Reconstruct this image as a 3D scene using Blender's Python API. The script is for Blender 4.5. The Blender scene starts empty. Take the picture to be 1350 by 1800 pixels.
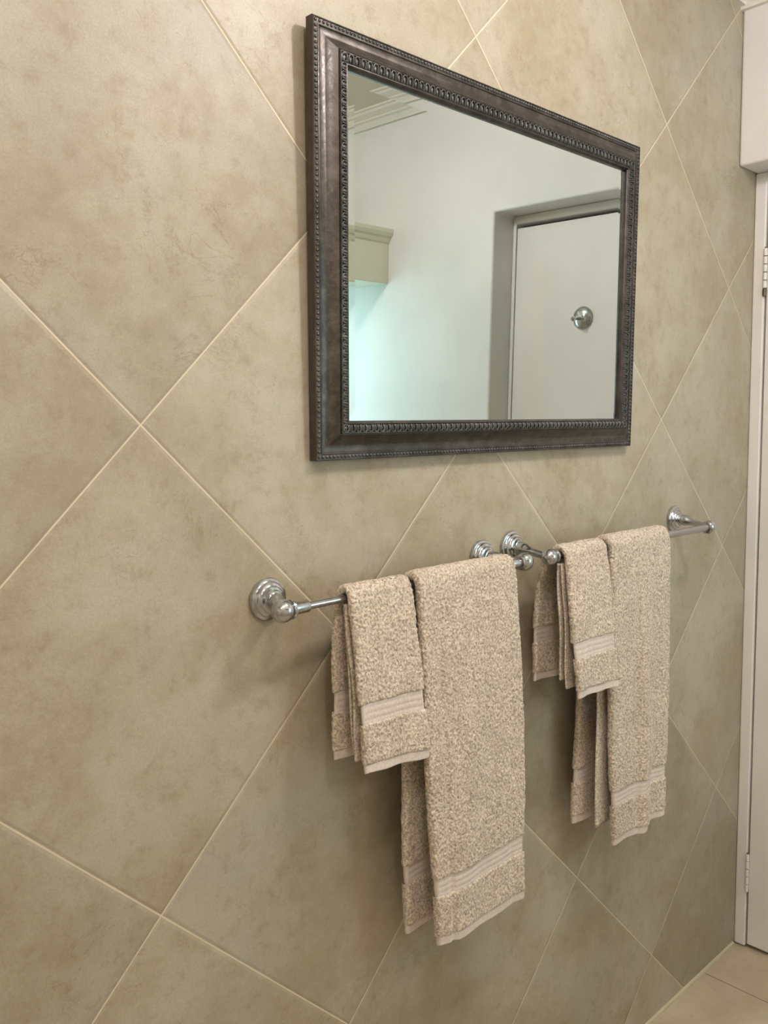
import bpy, bmesh, math
import numpy as np
from mathutils import Matrix, Vector

# ------------------------------------------------------------------ camera
sc = bpy.context.scene
C = sc.collection
cam = bpy.data.cameras.new('camera'); camo = bpy.data.objects.new('camera', cam); C.objects.link(camo)
R = [[0.72378461, -0.68988956, -0.01371951], [-0.07889963, -0.06299114, -0.99489043], [0.68550031, 0.72116885, -0.10002404]]
M = Matrix(((R[0][0], -R[1][0], -R[2][0], -0.19813), (R[0][1], -R[1][1], -R[2][1], -0.97467),
            (R[0][2], -R[1][2], -R[2][2], 1.43937), (0, 0, 0, 1)))
camo.matrix_world = M
cam.sensor_fit = 'VERTICAL'; cam.sensor_height = 36.0; cam.lens = 1511.7 / 1800 * 36
cam.clip_start = 0.02; cam.clip_end = 50
sc.camera = camo

# ------------------------------------------------------------------ light
sc.view_settings.view_transform = 'Standard'; sc.view_settings.look = 'None'
sc.view_settings.gamma = 1.0; sc.view_settings.exposure = 0.16
sc.view_settings.use_curve_mapping = False
w = bpy.data.worlds.new('World'); sc.world = w; w.use_nodes = True
w.node_tree.nodes['Background'].inputs[0].default_value = (0.8, 0.85, 0.9, 1); w.node_tree.nodes['Background'].inputs[1].default_value = 0.4

def area(name, loc, rot, size, power, col, shape='DISK', size_y=None, spread=math.pi):
    l = bpy.data.lights.new(name, 'AREA'); l.energy = power; l.color = col; l.shape = shape; l.size = size
    if size_y: l.size_y = size_y
    l.spread = spread
    o = bpy.data.objects.new(name, l); C.objects.link(o); o.location = loc; o.rotation_euler = rot
    return o
ZC = 2.47
def bulb(name, loc, r, power, col):
    l = bpy.data.lights.new(name, 'POINT'); l.energy = power; l.color = col; l.shadow_soft_size = r
    o = bpy.data.objects.new(name, l); C.objects.link(o); o.location = loc
bulb('ceiling_lamp_near', (0.12, -0.92, 2.36), 0.030, 13.0, (1.0, 0.95, 0.97))
bulb('ceiling_lamp_far', (0.98, -0.80, 2.36), 0.05, 17.5, (1.0, 0.95, 0.97))
area('warm_fill_left', (-0.7, -1.05, ZC - 0.02), (0, 0, 0), 0.1, 5.0, (1.0, 0.92, 0.66))  # added warm fill to balance brightness, not a known lamp of the room
area('window_daylight', (1.67, -1.605, 1.57), (math.radians(90), 0, 0), 0.46, 2.9, (0.60, 0.92, 1.0), 'RECTANGLE', 0.60)

# ------------------------------------------------------------------ helpers
def lin(c):
    return tuple(((x / 255) / 12.92 if x / 255 <= 0.04045 else ((x / 255 + 0.055) / 1.055) ** 2.4) for x in c) + (1,)

class NT:
    def __init__(s, name):
        s.m = bpy.data.materials.new(name); s.m.use_nodes = True
        s.t = s.m.node_tree; s.b = s.t.nodes['Principled BSDF']
    def n(s, kind, **kw):
        o = s.t.nodes.new(kind)
        for k, v in kw.items():
            if k in ('inp',):
                for a, b in v.items():
                    o.inputs[a].default_value = b
            else:
                setattr(o, k, v)
        return o
    def l(s, a, b): s.t.links.new(a, b)
    def val(s, x, sock):
        if hasattr(x, 'is_output') or hasattr(x, 'links'): s.l(x, sock)
        else: sock.default_value = x
    def math(s, op, a, b=0.0, c=None):
        o = s.n('ShaderNodeMath', operation=op); s.val(a, o.inputs[0]); s.val(b, o.inputs[1])
        if c is not None: s.val(c, o.inputs[2])
        return o.outputs[0]
    def mix(s, fac, a, b, bt='MIX'):
        o = s.n('ShaderNodeMix', data_type='RGBA', blend_type=bt)
        s.val(fac, o.inputs[0]); s.val(a, o.inputs[6]); s.val(b, o.inputs[7])
        return o.outputs[2]
    def ramp(s, f, a, b, lo=0.0, hi=1.0):
        o = s.n('ShaderNodeMapRange', interpolation_type='SMOOTHSTEP'); s.val(f, o.inputs[0])
        o.inputs[1].default_value = a; o.inputs[2].default_value = b; o.inputs[3].default_value = lo; o.inputs[4].default_value = hi
        return o.outputs[0]
    def noise(s, vec, scale, detail=4, rough=0.55, dist=0.0):
        o = s.n('ShaderNodeTexNoise'); s.l(vec, o.inputs['Vector'])
        o.inputs['Scale'].default_value = scale; o.inputs['Detail'].default_value = detail
        o.inputs['Roughness'].default_value = rough; o.inputs['Distortion'].default_value = dist
        return o.outputs[0]
    def bump(s, h, strength, dist, prev=None):
        o = s.n('ShaderNodeBump'); o.inputs['Strength'].default_value = strength; o.inputs['Distance'].default_value = dist
        s.l(h, o.inputs['Height'])
        if prev is not None: s.l(prev, o.inputs['Normal'])
        return o.outputs[0]
    def coord(s, k='Object'): return s.n('ShaderNodeTexCoord').outputs[k]
    def mapping(s, vec, scale=(1, 1, 1), rot=(0, 0, 0), loc=(0, 0, 0)):
        o = s.n('ShaderNodeMapping'); s.l(vec, o.inputs[0]); o.inputs['Scale'].default_value = scale
        o.inputs['Rotation'].default_value = rot; o.inputs['Location'].default_value = loc
        return o.outputs[0]

def simple(name, col, rough=0.5, metal=0.0, bump=None, spec=0.5):
    t = NT(name); t.b.inputs['Base Color'].default_value = lin(col); t.b.inputs['Roughness'].default_value = rough
    t.b.inputs['Metallic'].default_value = metal; t.b.inputs['Specular IOR Level'].default_value = spec
    if bump:
        h = t.noise(t.coord(), bump[0], 3); t.l(t.bump(h, bump[1], bump[2]), t.b.inputs['Normal'])
    return t.m

# ---- diagonal beige wall tile
DG = 0.636; Z0 = 1.126
def tile_wall_mat():
    t = NT('beige_wall_tile'); co = t.coord()
    sx = t.n('ShaderNodeSeparateXYZ'); t.l(co, sx.inputs[0])
    u = t.math('DIVIDE', sx.outputs[0], DG); v = t.math('DIVIDE', t.math('SUBTRACT', sx.outputs[2], Z0), DG)
    L = t.math('ADD', u, v); Mm = t.math('SUBTRACT', u, v)
    fl, fm = t.math('FRACT', t.math('ADD', L, 100.0)), t.math('FRACT', t.math('ADD', Mm, 100.0))
    il, im = t.math('FLOOR', L), t.math('FLOOR', Mm)
    dl = t.math('MINIMUM', fl, t.math('SUBTRACT', 1.0, fl)); dm = t.math('MINIMUM', fm, t.math('SUBTRACT', 1.0, fm))
    # slightly wavering joints
    wv = t.math('MULTIPLY', t.math('SUBTRACT', t.noise(co, 14, 2), 0.5), 0.0012)
    d = t.math('ADD', t.math('MULTIPLY', t.math('MINIMUM', dl, dm), 0.4497), wv)   # metres to the joint
    grout = t.ramp(d, 0.0007, 0.0013, 1.0, 0.0)
    pillow = t.ramp(d, 0.0006, 0.006, 0.0, 1.0)
    cid = t.n('ShaderNodeCombineXYZ'); t.l(il, cid.inputs[0]); t.l(im, cid.inputs[1])
    wn = t.n('ShaderNodeTexWhiteNoise', noise_dimensions='3D'); t.l(cid.outputs[0], wn.inputs['Vector'])
    off = t.n('ShaderNodeVectorMath', operation='SCALE'); t.l(wn.outputs['Color'], off.inputs[0]); off.inputs['Scale'].default_value = 7.0
    ad = t.n('ShaderNodeVectorMath', operation='ADD'); t.l(co, ad.inputs[0]); t.l(off.outputs[0], ad.inputs[1]); tc = ad.outputs[0]
    cloud = t.noise(tc, 4.6, 7, 0.68, 0.1)
    cloud2 = t.noise(tc, 9.0, 8, 0.72, 0.1)
    fine = t.noise(tc, 420.0, 2, 0.6)
    base = t.mix(t.ramp(cloud, 0.36, 0.66), lin((167, 155, 130)), lin((185, 177, 157)))
    base = t.mix(t.ramp(cloud2, 0.52, 0.72, 0, 0.5), base, lin((159, 141, 112)))
    base = t.mix(t.ramp(t.noise(tc, 3.6, 3, 0.5), 0.52, 0.70, 0, 0.4), base, lin((177, 172, 160)))
    mid = t.noise(tc, 34.0, 5, 0.72)
    base = t.mix(t.ramp(mid, 0.50, 0.72, 0, 0.42), base, lin((146, 130, 101)))
    base = t.mix(t.ramp(mid, 0.50, 0.30, 0, 0.25), base, lin((190, 180, 160)))
    # fine stone veins and short cracks
    n3 = t.noise(tc, 7.0, 6, 0.68, 0.9)
    vein = t.ramp(t.math('ABSOLUTE', t.math('SUBTRACT', n3, 0.5)), 0.0, 0.0075, 1.0, 0.0)
    vmask = t.ramp(t.noise(tc, 5.0, 3, 0.6), 0.50, 0.60)
    vv = t.math('MULTIPLY', t.math('MULTIPLY', vein, vmask), 0.42)
    base = t.mix(vv, base, lin((132, 108, 80)))
    pit = t.ramp(t.noise(t.mapping(tc, (1.0, 1.0, 0.55)), 60.0, 4, 0.7), 0.66, 0.76, 0.0, 0.28)
    base = t.mix(pit, base, lin((139, 118, 90)))
    base = t.mix(t.ramp(fine, 0.3, 0.7, 0.0, 0.17), base, lin((120, 104, 82)))
    tint = t.math('MULTIPLY', t.math('SUBTRACT', wn.outputs['Value'], 0.5), 0.16)
    hs = t.n('ShaderNodeHueSaturation'); t.l(base, hs.inputs['Color']); t.l(t.math('ADD', tint, 1.0), hs.inputs['Value'])
    col = t.mix(grout, hs.outputs[0], lin((214, 201, 174)))
    t.l(col, t.b.inputs['Base Color'])
    t.l(t.math('ADD', 0.40, t.math('MULTIPLY', grout, 0.4)), t.b.inputs['Roughness'])
    t.b.inputs['Specular IOR Level'].default_value = 0.35
    # tiles tip very slightly, each its own way
    tp = t.n('ShaderNodeSeparateXYZ'); t.l(wn.outputs['Color'], tp.inputs[0])
    b1 = t.bump(pillow, 0.7, 0.0012)
    b2 = t.bump(t.math('ADD', t.math('MULTIPLY', cloud2, 1.0), t.math('MULTIPLY', fine, 0.12)), 0.35, 0.002, b1)
    b3 = t.bump(vv, 0.25, -0.0008, b2)
    t.l(b3, t.b.inputs['Normal'])
    return t.m

def floor_mat():
    t = NT('beige_floor_tile'); co = t.coord(); sx = t.n('ShaderNodeSeparateXYZ'); t.l(co, sx.inputs[0])
    T = 0.45
    fx = t.math('FRACT', t.math('ADD', t.math('DIVIDE', t.math('SUBTRACT', sx.outputs[0], 1.860), T), 50.0))
    fy = t.math('FRACT', t.math('ADD', t.math('DIVIDE', t.math('SUBTRACT', sx.outputs[1], -0.40), T), 50.0))
    dx = t.math('MINIMUM', fx, t.math('SUBTRACT', 1.0, fx)); dy = t.math('MINIMUM', fy, t.math('SUBTRACT', 1.0, fy))
    d = t.math('MULTIPLY', t.math('MINIMUM', dx, dy), T)
    g = t.ramp(d, 0.0014, 0.0022, 1, 0)
    n = t.noise(co, 5, 6, 0.65, 0.5); n2 = t.noise(co, 40, 4, 0.7)
    base = t.mix(t.ramp(n, 0.35, 0.68), lin((188, 169, 142)), lin((208, 193, 167)))
    base = t.mix(t.ramp(n2, 0.6, 0.75, 0, 0.3), base, lin((146, 122, 94)))
    t.l(t.mix(g, base, lin((142, 124, 97))), t.b.inputs['Base Color'])
    t.b.inputs['Roughness'].default_value = 0.45
    t.l(t.bump(t.ramp(d, 0.0, 0.004), 0.5, 0.001, t.bump(n2, 0.2, 0.001)), t.b.inputs['Normal'])
    return t.m

def paint(name, col, rough, sc_, st):
    t = NT(name); co = t.coord()
    n = t.noise(co, sc_, 4, 0.6); n2 = t.noise(co, 3.0, 3)
    c = lin(col); c2 = lin(tuple(int(x * 0.965) for x in col))
    t.l(t.mix(t.ramp(n2, 0.35, 0.65), c, c2), t.b.inputs['Base Color'])
    t.b.inputs['Roughness'].default_value = rough
    t.l(t.bump(n, st, 0.002), t.b.inputs['Normal'])
    return t.m

M_tile = tile_wall_mat(); M_floor = floor_mat()
M_wall = paint('white_wall_paint', (233, 228, 224), 0.55, 260, 0.22)
M_ceil = paint('ceiling_paint', (226, 220, 208), 0.8, 90, 0.1)
M_corn = paint('cornice_paint', (226, 221, 210), 0.6, 60, 0.08)
M_pelm = paint('cream_pelmet_paint', (224, 220, 198), 0.6, 60, 0.08)
M_door = paint('door_gloss_paint', (243, 237, 233), 0.32, 35, 0.08)
M_frame_paint = paint('door_frame_paint', (242, 236, 231), 0.36, 40, 0.12)
M_caulk = paint('cream_grout', (203, 192, 162), 0.7, 150, 0.3)
M_dark = simple('gap_shade', (28, 18, 14), 0.9)

def chrome_mat():
    t = NT('worn_chrome'); co = t.coord(); n = t.noise(co, 90, 4, 0.6)
    t.b.inputs['Metallic'].default_value = 1.0
    t.l(t.mix(t.ramp(n, 0.4, 0.7), lin((196, 200, 204)), lin((172, 172, 172))), t.b.inputs['Base Color'])
    t.l(t.ramp(n, 0.3, 0.8, 0.10, 0.24), t.b.inputs['Roughness'])
    return t.m
M_chrome = chrome_mat()
M_chrome_clean = simple('polished_chrome', (205, 210, 212), 0.06, 1.0)
M_brushed = simple('brushed_steel_tube', (176, 172, 172), 0.3, 1.0, (600, 0.06, 0.0005))
M_hinge = simple('painted_hinge', (232, 227, 219), 0.35, 0.0, (200, 0.2, 0.0005))
M_glass = simple('mirror_silver', (200, 212, 208), 0.0, 1.0)
M_screw = simple('dark_screw', (112, 100, 86), 0.35, 0.8)

def frame_mat(name, a, b, c, rough0, metal):
    t = NT(name); co = t.coord()
    n = t.noise(co, 38, 6, 0.7, 0.3); n2 = t.noise(co, 190, 4, 0.7); n3 = t.noise(co, 7, 3)
    col = t.mix(t.ramp(n, 0.36, 0.66), lin(a), lin(b))
    col = t.mix(t.ramp(n3, 0.45, 0.7, 0, 0.5), col, lin(c))
    col = t.mix(t.ramp(n2, 0.55, 0.75, 0, 0.4), col, lin((128, 122, 118)))
    t.l(col, t.b.inputs['Base Color']); t.b.inputs['Metallic'].default_value = metal
    t.l(t.ramp(n2, 0.3, 0.75, rough0, rough0 + 0.2), t.b.inputs['Roughness'])
    t.l(t.bump(t.math('ADD', n, t.math('MULTIPLY', n2, 0.5)), 0.25, 0.0012), t.b.inputs['Normal'])
    return t.m
M_frame = frame_mat('aged_bronze_pewter', (66, 59, 54), (92, 86, 80), (58, 54, 48), 0.27, 0.6)
M_relief = frame_mat('aged_pewter_relief', (84, 82, 80), (104, 104, 102), (70, 66, 62), 0.30, 0.65)
M_fside = frame_mat('frame_side_stain', (66, 54, 46), (82, 70, 60), (58, 48, 42), 0.55, 0.1)

def cloth_mat(name, a, b, fz=True, rib=False):
    t = NT(name); co = t.coord()
    n = t.noise(co, 700, 2, 0.6); n2 = t.noise(co, 24, 4, 0.6); n3 = t.noise(co, 260, 2, 0.6)
    f = t.math('ADD', t.math('MULTIPLY', n3, 0.6), t.math('MULTIPLY', n, 0.4))
    col = t.mix(t.ramp(f, 0.36, 0.62), lin(b), lin(a))
    t.l(t.mix(t.ramp(n2, 0.4, 0.7, 0, 0.2), col, lin(b)), t.b.inputs['Base Color'])
    t.b.inputs['Roughness'].default_value = 0.95; t.b.inputs['Specular IOR Level'].default_value = 0.1
    t.b.inputs['Sheen Weight'].default_value = 0.25 if fz else 0.1; t.b.inputs['Sheen Roughness'].default_value = 0.5
    t.l(t.bump(f, 0.6 if fz else 0.15, 0.0015), t.b.inputs['Normal'])
    return t.m
M_terry = cloth_mat('beige_terry', (232, 217, 198), (156, 140, 120))  # second tone puts the shade of the pits between loops into the colour
M_band = cloth_mat('beige_woven_band', (220, 207, 196), (204, 190, 178), False)

# ------------------------------------------------------------------ mesh helpers
def mesh_obj(name, V, F, mat, parent=None, smooth=True):
    me = bpy.data.meshes.new(name)
    V = np.asarray(V, dtype=np.float32)
    if isinstance(F, np.ndarray):
        k = F.shape[1]
        me.vertices.add(len(V)); me.vertices.foreach_set('co', V.ravel())
        me.loops.add(F.size); me.loops.foreach_set('vertex_index', F.astype(np.int32).ravel())
        me.polygons.add(len(F)); me.polygons.foreach_set('loop_start', np.arange(len(F), dtype=np.int32) * k)
        me.update(calc_edges=True)
    else:
        me.from_pydata([tuple(map(float, v)) for v in V], [], F); me.update()
    me.validate()
    me.polygons.foreach_set('use_smooth', [bool(smooth)] * len(me.polygons))
    me.materials.append(mat)
    o = bpy.data.objects.new(name, me); C.objects.link(o)
    if parent is not None: o.parent = parent
    return o

def bm_obj(name, bm, mat, parent=None, smooth=False, bevel=None, seg=3):
    bmesh.ops.recalc_face_normals(bm, faces=bm.faces)
    me = bpy.data.meshes.new(name); bm.to_mesh(me); bm.free()
    me.polygons.foreach_set('use_smooth', [bool(smooth)] * len(me.polygons))
    me.materials.append(mat)
    o = bpy.data.objects.new(name, me); C.objects.link(o)
    if parent is not None: o.parent = parent
    if bevel:
        md = o.modifiers.new('bevel', 'BEVEL'); md.width = bevel; md.segments = seg; md.limit_method = 'ANGLE'
    return o

def add_box(bm, a, b):
    vs = [bm.verts.new((x, y, z)) for x in (a[0], b[0]) for y in (a[1], b[1]) for z in (a[2], b[2])]
    for f in ((0, 1, 3, 2), (4, 6, 7, 5), (0, 4, 5, 1), (2, 3, 7, 6), (0, 2, 6, 4), (1, 5, 7, 3)):
        bm.faces.new([vs[i] for i in f])

def box(name, a, b, mat, parent=None, bevel=None, seg=2):
    bm = bmesh.new(); add_box(bm, a, b); return bm_obj(name, bm, mat, parent, bevel=bevel, seg=seg)

def prism(name, pts, axis, a, b, mat, parent=None, bevel=None, seg=3, smooth=False):
    """extrude a closed 2-D outline along an axis from a to b"""
    bm = bmesh.new()
    def P(p, t):
        return {'x': (t, p[0], p[1]), 'y': (p[0], t, p[1]), 'z': (p[0], p[1], t)}[axis]
    A = [bm.verts.new(P(p, a)) for p in pts]; B = [bm.verts.new(P(p, b)) for p in pts]
    bm.faces.new(A); bm.faces.new(B[::-1]); n = len(pts)
    for i in range(n): bm.faces.new((A[i], A[(i + 1) % n], B[(i + 1) % n], B[i]))
    return bm_obj(name, bm, mat, parent, bevel=bevel, seg=seg, smooth=smooth)

def lathe_pts(prof, base, axis, n=48):
    """prof = [(distance along axis, radius)], closed shape swept around the axis"""
    base = Vector(base); ax = Vector(axis).normalized()
    s = Vector((0, 0, 1)) if abs(ax.z) < 0.9 else Vector((1, 0, 0))
    e1 = ax.cross(s).normalized(); e2 = ax.cross(e1)
    V, F = [], []
    for d, r in prof:
        for k in range(n):
            t = 2 * math.pi * k / n
            V.append(base + ax * d + (e1 * math.cos(t) + e2 * math.sin(t)) * max(r, 1e-5))
    m = len(prof)
    for i in range(m - 1):
        for k in range(n):
            F.append((i * n + k, i * n + (k + 1) % n, (i + 1) * n + (k + 1) % n, (i + 1) * n + k))
    F.append(tuple(range(n - 1, -1, -1))); F.append(tuple(range((m - 1) * n, m * n)))
    return V, F

def lathe(name, prof, base, axis, mat, parent=None, n=48):
    V, F = lathe_pts(prof, base, axis, n)
    o = mesh_obj(name, V, F, mat, parent)
    md = o.modifiers.new('edge', 'EDGE_SPLIT'); md.split_angle = math.radians(38)
    return o

def thing(name, label, cat, loc=(0, 0, 0), rot=(0, 0, 0), group=None):
    o = bpy.data.objects.new(name, None); C.objects.link(o); o.empty_display_size = 0.05
    o.location = loc; o.rotation_euler = rot; o['label'] = label; o['category'] = cat
    if group: o['group'] = group
    return o
def struct(o, label=None):
    o['kind'] = 'structure'
    if label: o['label'] = label
    return o

# ------------------------------------------------------------------ room shell
XR, YF, XL = 1.946, -1.62, -1.55
struct(box('wall_back', (XL, 0, 0), (2.30, 0.1, ZC + 0.05), M_tile), 'wall of beige stone-look tiles laid on the diagonal')
struct(box('floor', (XL - 0.1, YF - 0.1, -0.1), (2.30, 0.1, 0), M_floor), 'beige tiled floor at the foot of the tiled wall')
struct(box('ceiling', (XL - 0.1, YF - 0.1, ZC), (2.30, 0.1, ZC + 0.1), M_ceil), 'white painted ceiling')
ZH, YJ = 2.060, -0.828
struct(prism('wall_right', [(0.0, ZH), (0.0, ZC), (YF, ZC), (YF, 0.0), (YJ, 0.0), (YJ, ZH)], 'x', XR, 2.20, M_wall, bevel=0.006),
       'white plastered wall with the door recess')
struct(box('wall_left', (XL - 0.1, YF, 0), (XL, 0, ZC), M_wall), 'white wall opposite the door')
# front wall with a window opening
bm = bmesh.new()
WX0, WX1, WZ0, WZ1 = 1.32, 1.90, 0.95, 1.88
add_box(bm, (XL, YF - 0.1, 0), (WX0, YF, ZC)); add_box(bm, (WX1, YF - 0.1, 0), (2.2, YF, ZC))
add_box(bm, (WX0, YF - 0.1, 0), (WX1, YF, WZ0)); add_box(bm, (WX0, YF - 0.1, WZ1), (WX1, YF, ZC))
struct(bm_obj('wall_front', bm, M_wall), 'white wall holding the window')
win = thing('window_1', 'white window frame with obscured glass under the boxing', 'window', (WX0, YF - 0.06, WZ0)); win['kind'] = 'structure'
bm = bmesh.new(); W_, H_ = WX1 - WX0, WZ1 - WZ0
for a, b in (((0, -.02, 0), (W_, .02, .04)), ((0, -.02, H_ - .04), (W_, .02, H_)), ((0, -.02, .04), (.04, .02, H_ - .04)), ((W_ - .04, -.02, .04), (W_, .02, H_ - .04)), ((W_ / 2 - .02, -.02, .04), (W_ / 2 + .02, .02, H_ - .04))):
    add_box(bm, a, b)
bm_obj('window_frame', bm, M_frame_paint, win)
tg = NT('frosted_pane'); tg.b.inputs['Base Color'].default_value = (0.7, 0.9, 0.95, 1); tg.b.inputs['Roughness'].default_value = 0.3
tg.b.inputs['Emission Color'].default_value = (0.66, 0.93, 1.0, 1); tg.b.inputs['Emission Strength'].default_value = 1.2
box('pane', (0.04, -.004, .04), (W_ - .04, .004, H_ - .04), tg.m, win)

# boxing over the window with a moulded top edge (seen in the mirror)
struct(prism('trim_1', [(YF, 1.882), (-1.297, 1.882), (-1.297, 2.018), (-1.292, 2.021), (-1.288, 2.030), (-1.288, 2.034), (-1.279, 2.041),
                        (-1.273, 2.052), (-1.273, 2.066), (YF, 2.066)], 'x', 0.20, XR, M_pelm, bevel=0.003), 'cream boxing with moulded top edge, seen in the mirror')

# cornice: profile measured from wall (d) and down from ceiling (h)
CP = [(0, 0), (0.062, 0), (0.062, 0.006), (0.054, 0.008), (0.050, 0.014), (0.038, 0.020), (0.030, 0.024), (0.028, 0.028), (0.020, 0.032), (0.015, 0.040), (0.013, 0.044), (0.013, 0.050), (0, 0.050)]
struct(prism('trim_2', [(XR - d, ZC - h) for d, h in CP], 'y', YF, 0.0, M_corn), 'white moulded cornice along the door wall')
struct(prism('trim_3', [(-d, ZC - h * 0.85) for d, h in CP], 'x', XL, XR, M_corn), 'white moulded cornice above the tiled wall')
struct(prism('trim_4', [(YF + d, ZC - h) for d, h in CP], 'x', XL, XR, M_corn), 'white moulded cornice over the window wall')
struct(prism('baseboard_back', [(0.0, 0.0), (-0.005, 0.0), (-0.0045, 0.005), (-0.0015, 0.008), (0.0, 0.009)], 'x', XL, 2.035, M_caulk), 'thin cream grout fillet where the tiled wall meets the floor')

# ------------------------------------------------------------------ door in its recess
XD = 2.042
door = thing('door_1', 'flat white door hung in the deep recess', 'door', (XD, -0.42, 0.0)); door['kind'] = 'structure'
def rel(a): return (a[0] - XD, a[1] + 0.42, a[2])
fr = prism('door_frame', [(0.42, 0.004), (0.42, ZH), (YJ + 0.42, ZH), (YJ + 0.42, 0.004), (-0.815 + 0.42, 0.004), (-0.815 + 0.42, 2.034), (-0.030 + 0.42, 2.034), (-0.030 + 0.42, 0.004)],
           'x', 0.0, 0.09, M_frame_paint, door, bevel=0.004)
box('door_leaf', rel((XD + 0.002, -0.8115, 0.012)), rel((XD + 0.040, -0.0350, 2.022)), M_door, door, bevel=0.002)
box('gap_shade_panel', rel((XD + 0.048, -0.827, 0.0)), rel((XD + 0.09, -0.001, 2.055)), M_dark, door)  # dark slab behind the leaf, paints the shade in the gaps round it
def hinge(z0, z1, steel):
    h = bpy.data.objects.new('hinge', None); C.objects.link(h); h.parent = door; h.location = rel((XD - 0.003, -0.0325, z0))
    n = 5; L = (z1 - z0)
    for i in range(n):
        a, b = L * i / n + 0.0009, L * (i + 1) / n - 0.0009
        lathe('knuckle', [(0, 0.0035), (0.0006, 0.0048), (b - a - 0.0006, 0.0048), (b - a, 0.0035)], (0, 0, a), (0, 0, 1), M_hinge, h, 20)
    lathe('hinge_pin', [(0, 0.0025), (L + 0.003, 0.0025), (L + 0.0045, 0.001)], (0, 0, -0.001), (0, 0, 1), M_screw, h, 16)
    if steel:
        lathe('knuckle', [(0, 0.004), (0.001, 0.0052), (0.017, 0.0052), (0.018, 0.004)], (0, 0, -0.019), (0, 0, 1), M_screw, h, 20)
hinge(1.772, 1.872, True); hinge(0.164, 0.272, False)

# robe hook on the door (seen in the mirror)
hk = thing('robe_hook', 'round polished chrome robe hook on the white door, seen in the mirror', 'hook', (XD + 0.002, -0.554, 1.730))
lathe('hook_rose', [(0, 0.0335), (0.003, 0.0345), (0.006, 0.033), (0.010, 0.027), (0.0135, 0.018), (0.0155, 0.010), (0.0165, 0.002)], (0, 0, 0), (-1, 0, 0), M_chrome_clean, hk, 64)
lathe('hook_peg', [(0, 0.006), (0.010, 0.0045), (0.026, 0.004), (0.032, 0.0065), (0.038, 0.0075), (0.043, 0.0065), (0.046, 0.003)], (-0.012, 0, -0.002), (-1, 0.0, -0.10), M_chrome_clean, hk, 32)

# ------------------------------------------------------------------ mirror
A = math.radians(1.15)
mir = thing('wall_mirror', 'large rectangular mirror with an ornate dark bronze frame on the tiled wall', 'mirror', (0.5808, -0.0008, 1.390), (A, 0, 0))
MW, MH = 0.852, 0.6050
def inset(u): return [(u, u), (MW - u, u), (MW - u, MH - u), (u, MH - u)]
def sweep(name, prof, mat, smooth=False, split=30):
    V, F = [], []
    for u, h in prof:
        V += [(x, -h, z) for x, z in inset(u)]
    n = len(prof)
    for i in range(n - 1):
        for k in range(4):
            F.append((i * 4 + k, i * 4 + (k + 1) % 4, (i + 1) * 4 + (k + 1) % 4, (i + 1) * 4 + k))
    o = mesh_obj(name, V, F, mat, mir, smooth=True)
    md = o.modifiers.new('split', 'EDGE_SPLIT'); md.split_angle = math.radians(split)
    return o
mm = 0.001
# outer side and back
sweep('frame_side', [(p[0] * mm, p[1] * mm) for p in ((56, 6), (56, 0), (2.5, 0), (0.0, 1.0), (0.0, 14.5), (0.6, 15.5))], M_fside)
cove = [(12.6 + 24.4 * t, 13.6 + 12.0 * (1 - math.cos(t * math.pi / 2)) - 0.8 * math.sin(t * math.pi)) for t in [i / 14 for i in range(15)]]
prof = [(0.6, 15.5), (1.2, 16.2), (2.2, 16.0), (2.6, 14.8), (8.6, 14.8), (9.2, 15.6), (10.2, 15.9), (11.2, 15.4), (11.8, 13.9)] + cove + \
       [(37.3, 24.4), (38.2, 24.4), (38.6, 27.2), (39.4, 28.4), (40.4, 28.4), (41.0, 27.2), (43, 26.0), (46, 26.2), (49, 25.6), (51.6, 24.0), (52.4, 24.6), (53.0, 25.2), (54.0, 25.4), (55.0, 24.6),
        (55.6, 23.0), (57.0, 21.4), (57.4, 20.4), (57.4, 12.0)]
sweep('mirror_frame', [(a * mm, b * mm) for a, b in prof], M_frame)

def dome(n1=10, n2=4):
    V, F = [], []
    for j in range(n2):
        ph = (math.pi / 2) * j / n2
        for i in range(n1):
            t = 2 * math.pi * i / n1; V.append((math.cos(ph) * math.cos(t), math.cos(ph) * math.sin(t), math.sin(ph)))
    V.append((0, 0, 1))
    for j in range(n2 - 1):
        for i in range(n1):
            F.append((j * n1 + i, j * n1 + (i + 1) % n1, (j + 1) * n1 + (i + 1) % n1, (j + 1) * n1 + i))
    for i in range(n1): F.append(((n2 - 1) * n1 + i, (n2 - 1) * n1 + (i + 1) % n1, n2 * n1))
    return V, F
def sides():
    """corner, along, inward, length of the four members"""
    return [((0, 0), (1, 0), (0, 1), MW), ((MW, 0), (0, 1), (-1, 0), MH), ((MW, MH), (-1, 0), (0, -1), MW), ((0, MH), (0, -1), (1, 0), MH)]
# bead course
V, F = [], []
dv, df = dome()
for (cx, cz), (ax, az), (ix, iz), L in sides():
    n = int(round((L - 2 * 5.6 * mm) / 0.0072)); st = (L - 2 * 5.6 * mm) / n
    for k in range(n):
        s = 5.6 * mm + k * st
        bx, bz = cx + ax * s + ix * 5.6 * mm, cz + az * s + iz * 5.6 * mm
        o0 = len(V)
        for a, b, c in dv:
            V.append((bx + ax * a * 2.6 * mm + ix * b * 2.7 * mm, -(14.4 * mm + c * 2.6 * mm), bz + az * a * 2.6 * mm + iz * b * 2.7 * mm))
        F += [tuple(i + o0 for i in f) for f in df]
mesh_obj('bead_molding', V, F, M_relief, mir)
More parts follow.
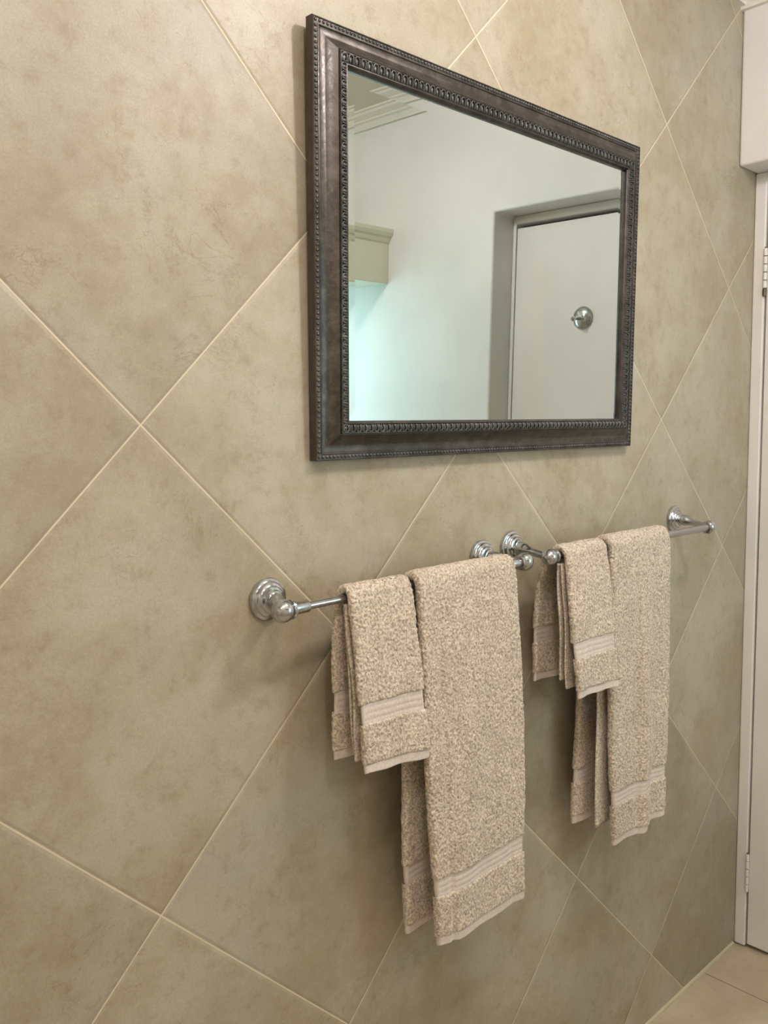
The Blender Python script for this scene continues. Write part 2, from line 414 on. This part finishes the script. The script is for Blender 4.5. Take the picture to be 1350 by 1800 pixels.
# fluted tongue course: a rimmed arch round a long egg, repeated
V, F = [], []
def egg(cx, cz, ax, az, ix, iz, s, u0, ls, lu, h0, hh):
    o0 = len(V)
    for a, b, c in dv:
        ss, uu = s + a * ls, u0 + b * lu
        V.append((cx + ax * ss + ix * uu, -(h0 + c * hh), cz + az * ss + iz * uu))
    F.extend([tuple(i + o0 for i in f) for f in df])
def tube(path, r, cx, cz, ax, az, ix, iz):
    o0 = len(V); k = 6
    for j, (s, u, h) in enumerate(path):
        p0 = path[max(0, j - 1)]; p1 = path[min(len(path) - 1, j + 1)]
        ds, du = p1[0] - p0[0], p1[1] - p0[1]; q = math.hypot(ds, du) or 1; ns, nu = -du / q, ds / q
        for i in range(k):
            t = 2 * math.pi * i / k
            ss, uu, h2 = s + ns * math.cos(t) * r, u + nu * math.cos(t) * r, h + math.sin(t) * r
            V.append((cx + ax * ss + ix * uu, -h2, cz + az * ss + iz * uu))
    for j in range(len(path) - 1):
        for i in range(k):
            F.append((o0 + j * k + i, o0 + j * k + (i + 1) % k, o0 + (j + 1) * k + (i + 1) % k, o0 + (j + 1) * k + i))
for (cx, cz), (ax, az), (ix, iz), L in sides():
    m0 = 47 * mm; n = int(round((L - 2 * m0) / 0.0118)); st = (L - 2 * m0) / n
    for k in range(n + 1):
        s = m0 + k * st
        egg(cx, cz, ax, az, ix, iz, s, 47.2 * mm, 2.0 * mm, 4.8 * mm, 25.6 * mm, 1.7 * mm)
        if k < n + 1:
            pth = []
            w2 = 4.5 * mm
            for uu, hh in ((52.0, 24.7), (49.0, 26.9), (45.5, 27.7)): pth.append((s - w2, uu * mm, hh * mm))
            for q in range(7):
                t = math.pi * q / 6
                pth.append((s - w2 * math.cos(t), 44.5 * mm - 3.6 * mm * math.sin(t), 27.8 * mm))
            for uu, hh in ((45.5, 27.7), (49.0, 26.9), (52.0, 24.7)): pth.append((s + w2, uu * mm, hh * mm))
            tube(pth, 1.05 * mm, cx, cz, ax, az, ix, iz)
            egg(cx, cz, ax, az, ix, iz, s + st / 2, 49.6 * mm, 0.9 * mm, 2.4 * mm, 24.8 * mm, 1.9 * mm)
mesh_obj('tongue_molding', V, F, M_relief, mir)
# bevelled glass: flat centre and four facets
G0, G1, hg = 57.0 * mm, 75.0 * mm, 15.8 * mm
hi = hg - (G1 - G0) * math.tan(math.radians(1.1))
V = [(x, -hg, z) for x, z in inset(G0)] + [(x, -hi, z) for x, z in inset(G1)]
F = [(4, 5, 6, 7)] + [(k, (k + 1) % 4, 4 + (k + 1) % 4, 4 + k) for k in range(4)]
mesh_obj('mirror_glass', V, F, M_glass, mir, smooth=False)
box('backing_board', (50 * mm, -6 * mm, 50 * mm), (MW - 50 * mm, -2 * mm, MH - 50 * mm), M_fside, mir)

# ------------------------------------------------------------------ towel rails
def rail(label, zr, rose1, rose2, ball1, ball2, rod_r, sleeve_r, br=0.0148, rm=None):
    cx = (rose1[0] + rose2[0]) / 2
    t = thing('towel_rail', label, 'towel rail', (cx, 0, zr), group=None)
    def lo(p): return (p[0] - cx, p[1], p[2] - zr)
    ROSE = [(0.0, 0.0300), (0.0030, 0.0306), (0.0062, 0.0292), (0.0072, 0.0262), (0.0085, 0.0252), (0.0112, 0.0238), (0.0124, 0.0206), (0.0136, 0.0196),
            (0.0162, 0.0184), (0.0174, 0.0152), (0.0186, 0.0145), (0.0212, 0.0136), (0.0226, 0.0110), (0.0226, 0.0)]
    dirx = 1 if ball2[0] > ball1[0] else -1
    for (rx, rz), b, sgn in ((rose1, ball1, 1), (rose2, ball2, -1)):
        p = bpy.data.objects.new('post', None); C.objects.link(p); p.parent = t; p.location = lo((rx, 0, rz))
        lathe('rose', ROSE, (0, 0.0, 0), (0, -1, 0), M_chrome, p, 64)
        s0 = Vector((0, -0.020, 0)); e = Vector((b[0] - rx, b[1], b[2] - rz)); d = e - s0; L = d.length
        lathe('neck', [(-0.002, 0.0118), (0.006, 0.0124), (0.012, 0.0122), (0.017, 0.0106), (0.022, 0.0088), (0.030, 0.0074), (L - 0.006, 0.0064)], s0, d, M_chrome, p, 40)
        rr = [(-br, 0.0)] + [(-br * math.cos(a), br * math.sin(a)) for a in [math.pi * k / 24 for k in range(1, 19)]]
        rr += [(0.0115, 0.0136), (0.0120, 0.0128), (0.0145, 0.0132), (0.0150, 0.0122), (0.0172, 0.0120), (0.0176, 0.0095)]
        lathe('socket_ball', rr, e, (sgn, 0, 0), M_chrome, p, 48)
        lathe('set_screw', [(0, 0.0030), (0.0010, 0.0030), (0.0012, 0.0022)], e + Vector((-0.88 * sgn, -0.47, 0.02)).normalized() * (br - 0.0006), Vector((-0.88 * sgn, -0.47, 0.02)), M_brushed, p, 16)
    b1, b2 = Vector(lo(ball1)), Vector(lo(ball2)); d = b2 - b1; L = d.length; u = d.normalized()
    lathe('sleeve', [(0, sleeve_r), (0.023, sleeve_r), (0.0245, sleeve_r - 0.0006)], b1 + u * 0.0178, d, rm, t, 32)
    lathe('sleeve', [(0, sleeve_r), (0.023, sleeve_r), (0.0245, sleeve_r - 0.0006)], b2 - u * 0.0178, -d, rm, t, 32)
    lathe('rod', [(0, rod_r), (L - 0.036, rod_r)], b1 + u * 0.018, d, rm, t, 32)
    return t
Y1, ZR1 = -0.070, 1.199
rail('chrome towel rail at lower left under the mirror, with round stepped wall roses', 1.2, (0.499, 1.200), (0.962, 1.206), (0.4745, Y1, 1.197), (0.9975, Y1, 1.2005), 0.0052, 0.0086, 0.0160, M_chrome)
Y2, ZR2 = -0.087, 1.203
rail('thicker chrome towel rail nearest the white door', 1.2, (1.0465, 1.2145), (1.652, 1.2155), (1.0464, Y2, 1.2045), (1.652, Y2, 1.2025), 0.0078, 0.0082, 0.0150, M_brushed)

# ------------------------------------------------------------------ towels
rng = np.random.RandomState(7)
NG = rng.rand(512, 512).astype(np.float32)
def vn(a, b, seed=0):
    a = a + seed * 37.3; b = b + seed * 11.7
    ia = np.floor(a).astype(int); ib = np.floor(b).astype(int); fa = a - ia; fb = b - ib
    fa = fa * fa * (3 - 2 * fa); fb = fb * fb * (3 - 2 * fb)
    g = lambda i, j: NG[i % 512, j % 512]
    return (g(ia, ib) * (1 - fa) + g(ia + 1, ib) * fa) * (1 - fb) + (g(ia, ib + 1) * (1 - fa) + g(ia + 1, ib + 1) * fa) * fb

class Towel:
    """a cloth swept from its back hem over the rod to its front hem; s = metres along it"""
    def __init__(s, rail_y, rail_z, rod_r, th, back, front, und, seed):
        s.th = th; s.und = und; s.seed = seed; s.front = front; s.back = back
        rad = rod_r + th / 2 + 0.0012; s.rad = rad; s.ry, s.rz = rail_y, rail_z
        pts = []
        yb, zb = back['y'], back['z']; y0 = rail_y + rad
        n = 60
        for i in range(n):
            q = 1 - i / n
            pts.append((y0 + (yb - y0) * (1 - (1 - q) ** 7), rail_z + (zb - rail_z) * q, -q))
        for i in range(25):
            a = math.pi * i / 24
            pts.append((rail_y + rad * math.cos(a), rail_z + rad * math.sin(a), 0.0))
        yf, zf = front['y'], front['z']; y0 = rail_y - rad; pw = front.get('pw', 0.8)
        for i in range(1, n + 1):
            q = i / n
            pts.append((y0 + (yf - y0) * q ** pw, rail_z + (zf - rail_z) * q, q))
        P = np.array(pts); d = np.hypot(np.diff(P[:, 0]), np.diff(P[:, 1])); S = np.concatenate([[0], np.cumsum(d)])
        s.S, s.P, s.L = S, P, S[-1]
    def at(s, t):
        y = np.interp(t, s.S, s.P[:, 0]); z = np.interp(t, s.S, s.P[:, 1]); q = np.interp(t, s.S, s.P[:, 2]); e = 0.002
        ty = np.interp(t + e, s.S, s.P[:, 0]) - np.interp(t - e, s.S, s.P[:, 0]); tz = np.interp(t + e, s.S, s.P[:, 1]) - np.interp(t - e, s.S, s.P[:, 1])
        l = np.hypot(ty, tz) + 1e-9
        return y, z, q, ty / l, tz / l
    def piece(s, s0, s1, step, hmod, amp, wmod=0.0, cap=None, rib=False, lips=(True, True), woven=False):
        n = max(3, int((s1 - s0) / step) + 1); t = np.linspace(s0, s1, n)
        if cap == 'end': t = np.concatenate([t, s1 + np.array([0.0007, 0.0013, 0.0016])])
        if cap == 'start': t = np.concatenate([s0 - np.array([0.0016, 0.0013, 0.0007]), t])
        y, z, q, ty, tz = s.at(np.clip(t, 0.0, s.L))
        over = np.where(t > s.L, t - s.L, np.where(t < 0, t, 0)); z = z - np.abs(over)
        oy, oz = tz, -ty
        fr, bk = s.front, s.back
        qq = np.array([-1, -0.5, -0.02, 0.02, 0.5, 1.0])
        xl = np.interp(q, qq, [bk['xl'][2], bk['xl'][1], bk['xl'][0], fr['xl'][0], fr['xl'][1], fr['xl'][2]])
        xr = np.interp(q, qq, [bk['xr'][2], bk['xr'][1], bk['xr'][0], fr['xr'][0], fr['xr'][1], fr['xr'][2]])
        hh = s.th / 2 + hmod
        H = np.full(len(t), hh)
        if lips[0] and cap != 'start': k = np.clip((t - s0) / 0.004, 0, 1); H = H - 0.0030 * (1 - np.sqrt(1 - (1 - k) ** 2))
        if lips[1] and cap != 'end': k = np.clip((s1 - t) / 0.004, 0, 1); H = H - 0.0030 * (1 - np.sqrt(1 - (1 - k) ** 2))
        if cap == 'end': H[-3:] = [hh * 0.9, hh * 0.6, hh * 0.2]
        if cap == 'start': H[:3] = [hh * 0.2, hh * 0.6, hh * 0.9]
        if rib: 
            k = (t - s0) / (s1 - s0); H = H + 0.0007 * np.abs(np.sin(k * math.pi * 4)) - 0.0003
        xl = xl - wmod; xr = xr + wmod
        W = float(np.mean(xr - xl)); nf = max(8, int(W / step)); nr = max(6, int(math.pi * hh / step)); ni = max(6, nf // 4)
        # loop parameter: outer face, right round end, inner face, left round end
        fa = [(-1 + 2 * i / nf, 0, 1.0) for i in range(nf + 1)]
        loop_f = np.array([(-1 + 2 * i / nf) for i in range(nf + 1)] + [1.0] * (nr - 1) + [(1 - 2 * i / ni) for i in range(ni + 1)] + [-1.0] * (nr - 1))
        ang = np.array([math.pi / 2] * (nf + 1) + [math.pi / 2 - math.pi * i / nr for i in range(1, nr)] + [-math.pi / 2] * (ni + 1) + [-math.pi / 2 - math.pi * i / nr for i in range(1, nr)])
        arc = np.concatenate([np.linspace(0, W, nf + 1), W + math.pi * hh * np.arange(1, nr) / nr, W + math.pi * hh + np.linspace(0, W, ni + 1), 2 * W + math.pi * hh + math.pi * hh * np.arange(1, nr) / nr])
        m = len(arc); T, Aa = np.meshgrid(t, arc, indexing='ij')
        hw = ((xr - xl) / 2)[:, None]; xc = ((xr + xl) / 2)[:, None]
        ca, sa = np.cos(ang)[None, :], np.sin(ang)[None, :]
        Hc = H[:, None]
        a_ = loop_f[None, :] * (hw - Hc) + ca * Hc; b_ = sa * Hc
        X = xc + a_
        # pile
        sd = s.seed
        if amp > 0:
            N = 0.55 * vn(Aa / 0.0021, T / 0.0030, sd) + 0.30 * vn(Aa / 0.0042, T / 0.0058, sd + 3) + 0.15 * rng.rand(*T.shape)
            big = vn(Aa / 0.030, T / 0.045, sd + 5)
            D = amp * (N - 0.5) * 2.0 + 0.0012 * (big - 0.5)
            # brushed valleys where the pile parts
            D = D - 0.0006 * np.clip(1 - np.abs(vn(Aa / 0.016, T / 0.05, sd + 9) - 0.5) / 0.06, 0, 1)
        else:
            D = 0.0004 * (vn(Aa / 0.02, T / 0.02, sd) - 0.5)
        a_ = a_ + ca * D; b_ = b_ + sa * D
        X = xc + a_
        Un = s.und(X, q[:, None], T)
        Yc = y[:, None] + (b_) * oy[:, None]; Zc = z[:, None] + (b_) * oz[:, None]
        Yc = Yc + Un * np.sign(oy[:, None]) * np.minimum(1, np.abs(oy[:, None]) * 1.0)
        qf = np.clip(q, 0, 1)[:, None]; qb = np.clip(-q, 0, 1)[:, None]
        u01 = (X - xl[:, None]) / (xr - xl)[:, None]
        Zc = Zc + (qf ** 1.5) * (fr.get('slope', 0) * (0.5 - u01) + fr.get('curve', 0) * ((u01 - 0.5) ** 2 * 4 - 0.33)) + qb ** 2 * bk.get('slope', 0) * (0.5 - u01)
        V = np.stack([X, Yc, Zc], -1).reshape(-1, 3)
        nt = len(t); I = np.arange(nt * m).reshape(nt, m); J = np.roll(I, -1, axis=1)
        Fq = np.stack([I[:-1], J[:-1], J[1:], I[1:]], -1).reshape(-1, 4)
        return V, Fq

def join(parts):
    V, F, o = [], [], 0
    for v, f in parts: V.append(v); F.append(f + o); o += len(v)
    return np.concatenate(V), np.concatenate(F)

def make_towel(name, label, tw, band=0.030, low=0.062, hem=0.012, amp=0.0018, inner=(), cat='towel', group=None):
    mx = (tw.front['xl'][0] + tw.front['xr'][0]) / 2
    root = thing(name, label, cat, (mx, tw.ry, tw.rz), group=group)
    off = np.array([mx, tw.ry, tw.rz])
    L = tw.L; z1 = hem; z2 = hem + low; z3 = hem + low + band
    half = L * 0.5
    st, sb = 0.00125, 0.0019
    P = [tw.piece(z3 - 0.001, half, sb, 0, amp, lips=(True, False)), tw.piece(half, L - z3 + 0.001, st, 0, amp, lips=(False, True)),
         tw.piece(L - z2 - 0.001, L - z1, st, 0.0006, amp), tw.piece(z1, z2 + 0.001, sb, 0.0004, amp)]
    V, F = join(P); mesh_obj('terry_cloth', V - off, F, M_terry, root)
    for a, b in ((L - z3, L - z2), (z2, z3)):
        V, F = tw.piece(a - 0.003, b + 0.003, 0.0010, -0.0026, 0, -0.0028, rib=True, lips=(False, False)); mesh_obj('border_band', V - off, F, M_band, root)
    V, F = tw.piece(L - z1 - 0.003, L, 0.0012, -0.0020, 0, -0.0018, cap='end', lips=(False, False)); mesh_obj('hem', V - off, F, M_band, root)
    V, F = tw.piece(0.0, z1 + 0.003, 0.0012, -0.0020, 0, -0.0018, cap='start', lips=(False, False)); mesh_obj('hem', V - off, F, M_band, root)
    for (xa, xb, y0, z0, y1, z1_, th) in inner:
        # a folded-in layer: thin slab with a rolled selvedge and a hem tab at the foot
        n = 70; nx = 14; V = []; F = []
        for i in range(n + 1):
            q = i / n; yy = y0 + (y1 - y0) * q ** 0.85 + 0.0012 * math.sin(q * 9); zz = z0 + (z1_ - z0) * q
            tk = th * (1 + 0.18 * math.sin(i * 2.3)) * (1.45 if q > 0.955 else 1.0) * (0.6 if i == n else 1)
            ring = []
            for k in range(10):
                a = math.pi / 2 + math.pi * k / 9
                ring.append((xa + tk * 0.5 + math.cos(a) * tk * 0.62 + 0.0012 * math.sin(q * 7 + y1 * 300), math.sin(a) * tk / 2))
            ring.append((xb, -tk / 2)); ring.append((xb, tk / 2))
            for (xx, dy) in ring: V.append((xx, yy + dy, zz))
        m = 12
        for i in range(n):
            for k in range(m): F.append((i * m + k, i * m + (k + 1) % m, (i + 1) * m + (k + 1) % m, (i + 1) * m + k))
        F.append(tuple(range(n * m, n * m + m))); F.append(tuple(range(m - 1, -1, -1)))
        mesh_obj('inner_fold', np.array(V) - off, F, M_terry, root)
    return root

def und_small(sd):
    def f(X, q, T):
        a = np.clip(np.abs(q) - 0.08, 0, 1)
        return a * (0.0030 * np.sin(X * 46 + sd) + 0.0022 * np.sin(X * 90 + T * 14 + sd * 2) + 0.0014 * np.sin(T * 60 + X * 30 + sd))
    return f
def und_bath1(X, q, T):
    a = np.clip(np.abs(q) - 0.05, 0, 1); fr = (q > 0)
    groove = -0.0042 * np.exp(-((X - 0.752) / 0.006) ** 2) - 0.0016 * np.exp(-((X - 0.915) / 0.006) ** 2) * np.clip(q * 2, 0, 1)
    return a * (0.0065 * np.sin(X * 24 + 1.2 + q) + 0.0020 * np.sin(X * 62 + T * 9)) + fr * np.clip(q * 4, 0, 1) * groove + 0.0012 * np.sin(T * 33 + X * 14) * a
def und_bath2(X, q, T):
    a = np.clip(np.abs(q) - 0.05, 0, 1); fr = (q > 0)
    ridge = np.exp(-((X - (1.335 - 0.02 * q)) / 0.018) ** 2) * 0.008 - 0.010 * np.exp(-((X - (1.385 - 0.01 * q)) / 0.022) ** 2) * np.clip(q * 1.6, 0, 1)
    g2 = -0.0032 * np.exp(-((X - 1.30) / 0.006) ** 2) - 0.0018 * np.exp(-((X - 1.345) / 0.005) ** 2)
    return a * (0.0050 * np.sin(X * 26 - 2.0) + 0.0018 * np.sin(X * 70 + T * 8)) + fr * np.clip(q * 3, 0, 1) * (ridge + g2) + 0.0012 * np.sin(T * 30 + X * 20) * a

t1 = Towel(Y1, ZR1, 0.0054, 0.0115, dict(y=-0.047, z=0.958, xl=[0.579, 0.577, 0.577], xr=[0.700, 0.696, 0.692], slope=0.0),
           dict(y=-0.108, z=0.949, xl=[0.579, 0.578, 0.580], xr=[0.703, 0.706, 0.710], slope=0.010, pw=0.75), und_small(0.5), 1)
make_towel('hand_towel', 'small beige terry hand towel at the left end of the left rail', t1, low=0.058,
           inner=((0.580, 0.690, -0.074, 1.190, -0.092, 0.966, 0.0036), (0.583, 0.690, -0.066, 1.190, -0.083, 0.972, 0.0030)), group='hand towels')
t2 = Towel(Y1, ZR1, 0.0054, 0.0150, dict(y=-0.055, z=0.643, xl=[0.713, 0.706, 0.702], xr=[0.945, 0.945, 0.940]),
           dict(y=-0.112, z=0.630, xl=[0.7135, 0.713, 0.720], xr=[0.950, 0.957, 0.944], slope=0.012, pw=0.8, curve=0.004), und_bath1, 2)
make_towel('bath_towel', 'long beige terry bath towel on the left rail, its hem lowest of all', t2, low=0.066, hem=0.013,
           group='bath towels')
t3 = Towel(Y2, ZR2, 0.0080, 0.0115, dict(y=-0.040, z=0.966, xl=[1.072, 1.069, 1.068], xr=[1.203, 1.192, 1.184]),
           dict(y=-0.129, z=0.950, xl=[1.072, 1.070, 1.070], xr=[1.203, 1.204, 1.204], slope=0.006, pw=0.8), und_small(2.1), 3)
make_towel('hand_towel', 'small beige terry hand towel beside the chrome ball on the right rail', t3, low=0.058,
           inner=((1.069, 1.19, -0.088, 1.190, -0.096, 0.978, 0.0036), (1.071, 1.19, -0.095, 1.190, -0.108, 0.964, 0.0036)), group='hand towels')
t4 = Towel(Y2, ZR2, 0.0080, 0.0150, dict(y=-0.040, z=0.652, xl=[1.215, 1.206, 1.188], xr=[1.43, 1.42, 1.41]),
           dict(y=-0.113, z=0.618, xl=[1.2150, 1.2160, 1.227], xr=[1.437, 1.436, 1.420], slope=-0.004, pw=0.8), und_bath2, 4)
make_towel('bath_towel', 'long beige terry bath towel on the right rail, next to the white door', t4, low=0.066, hem=0.013,
           inner=((1.205, 1.40, -0.083, 1.18, -0.087, 0.652, 0.0040),), group='bath towels')
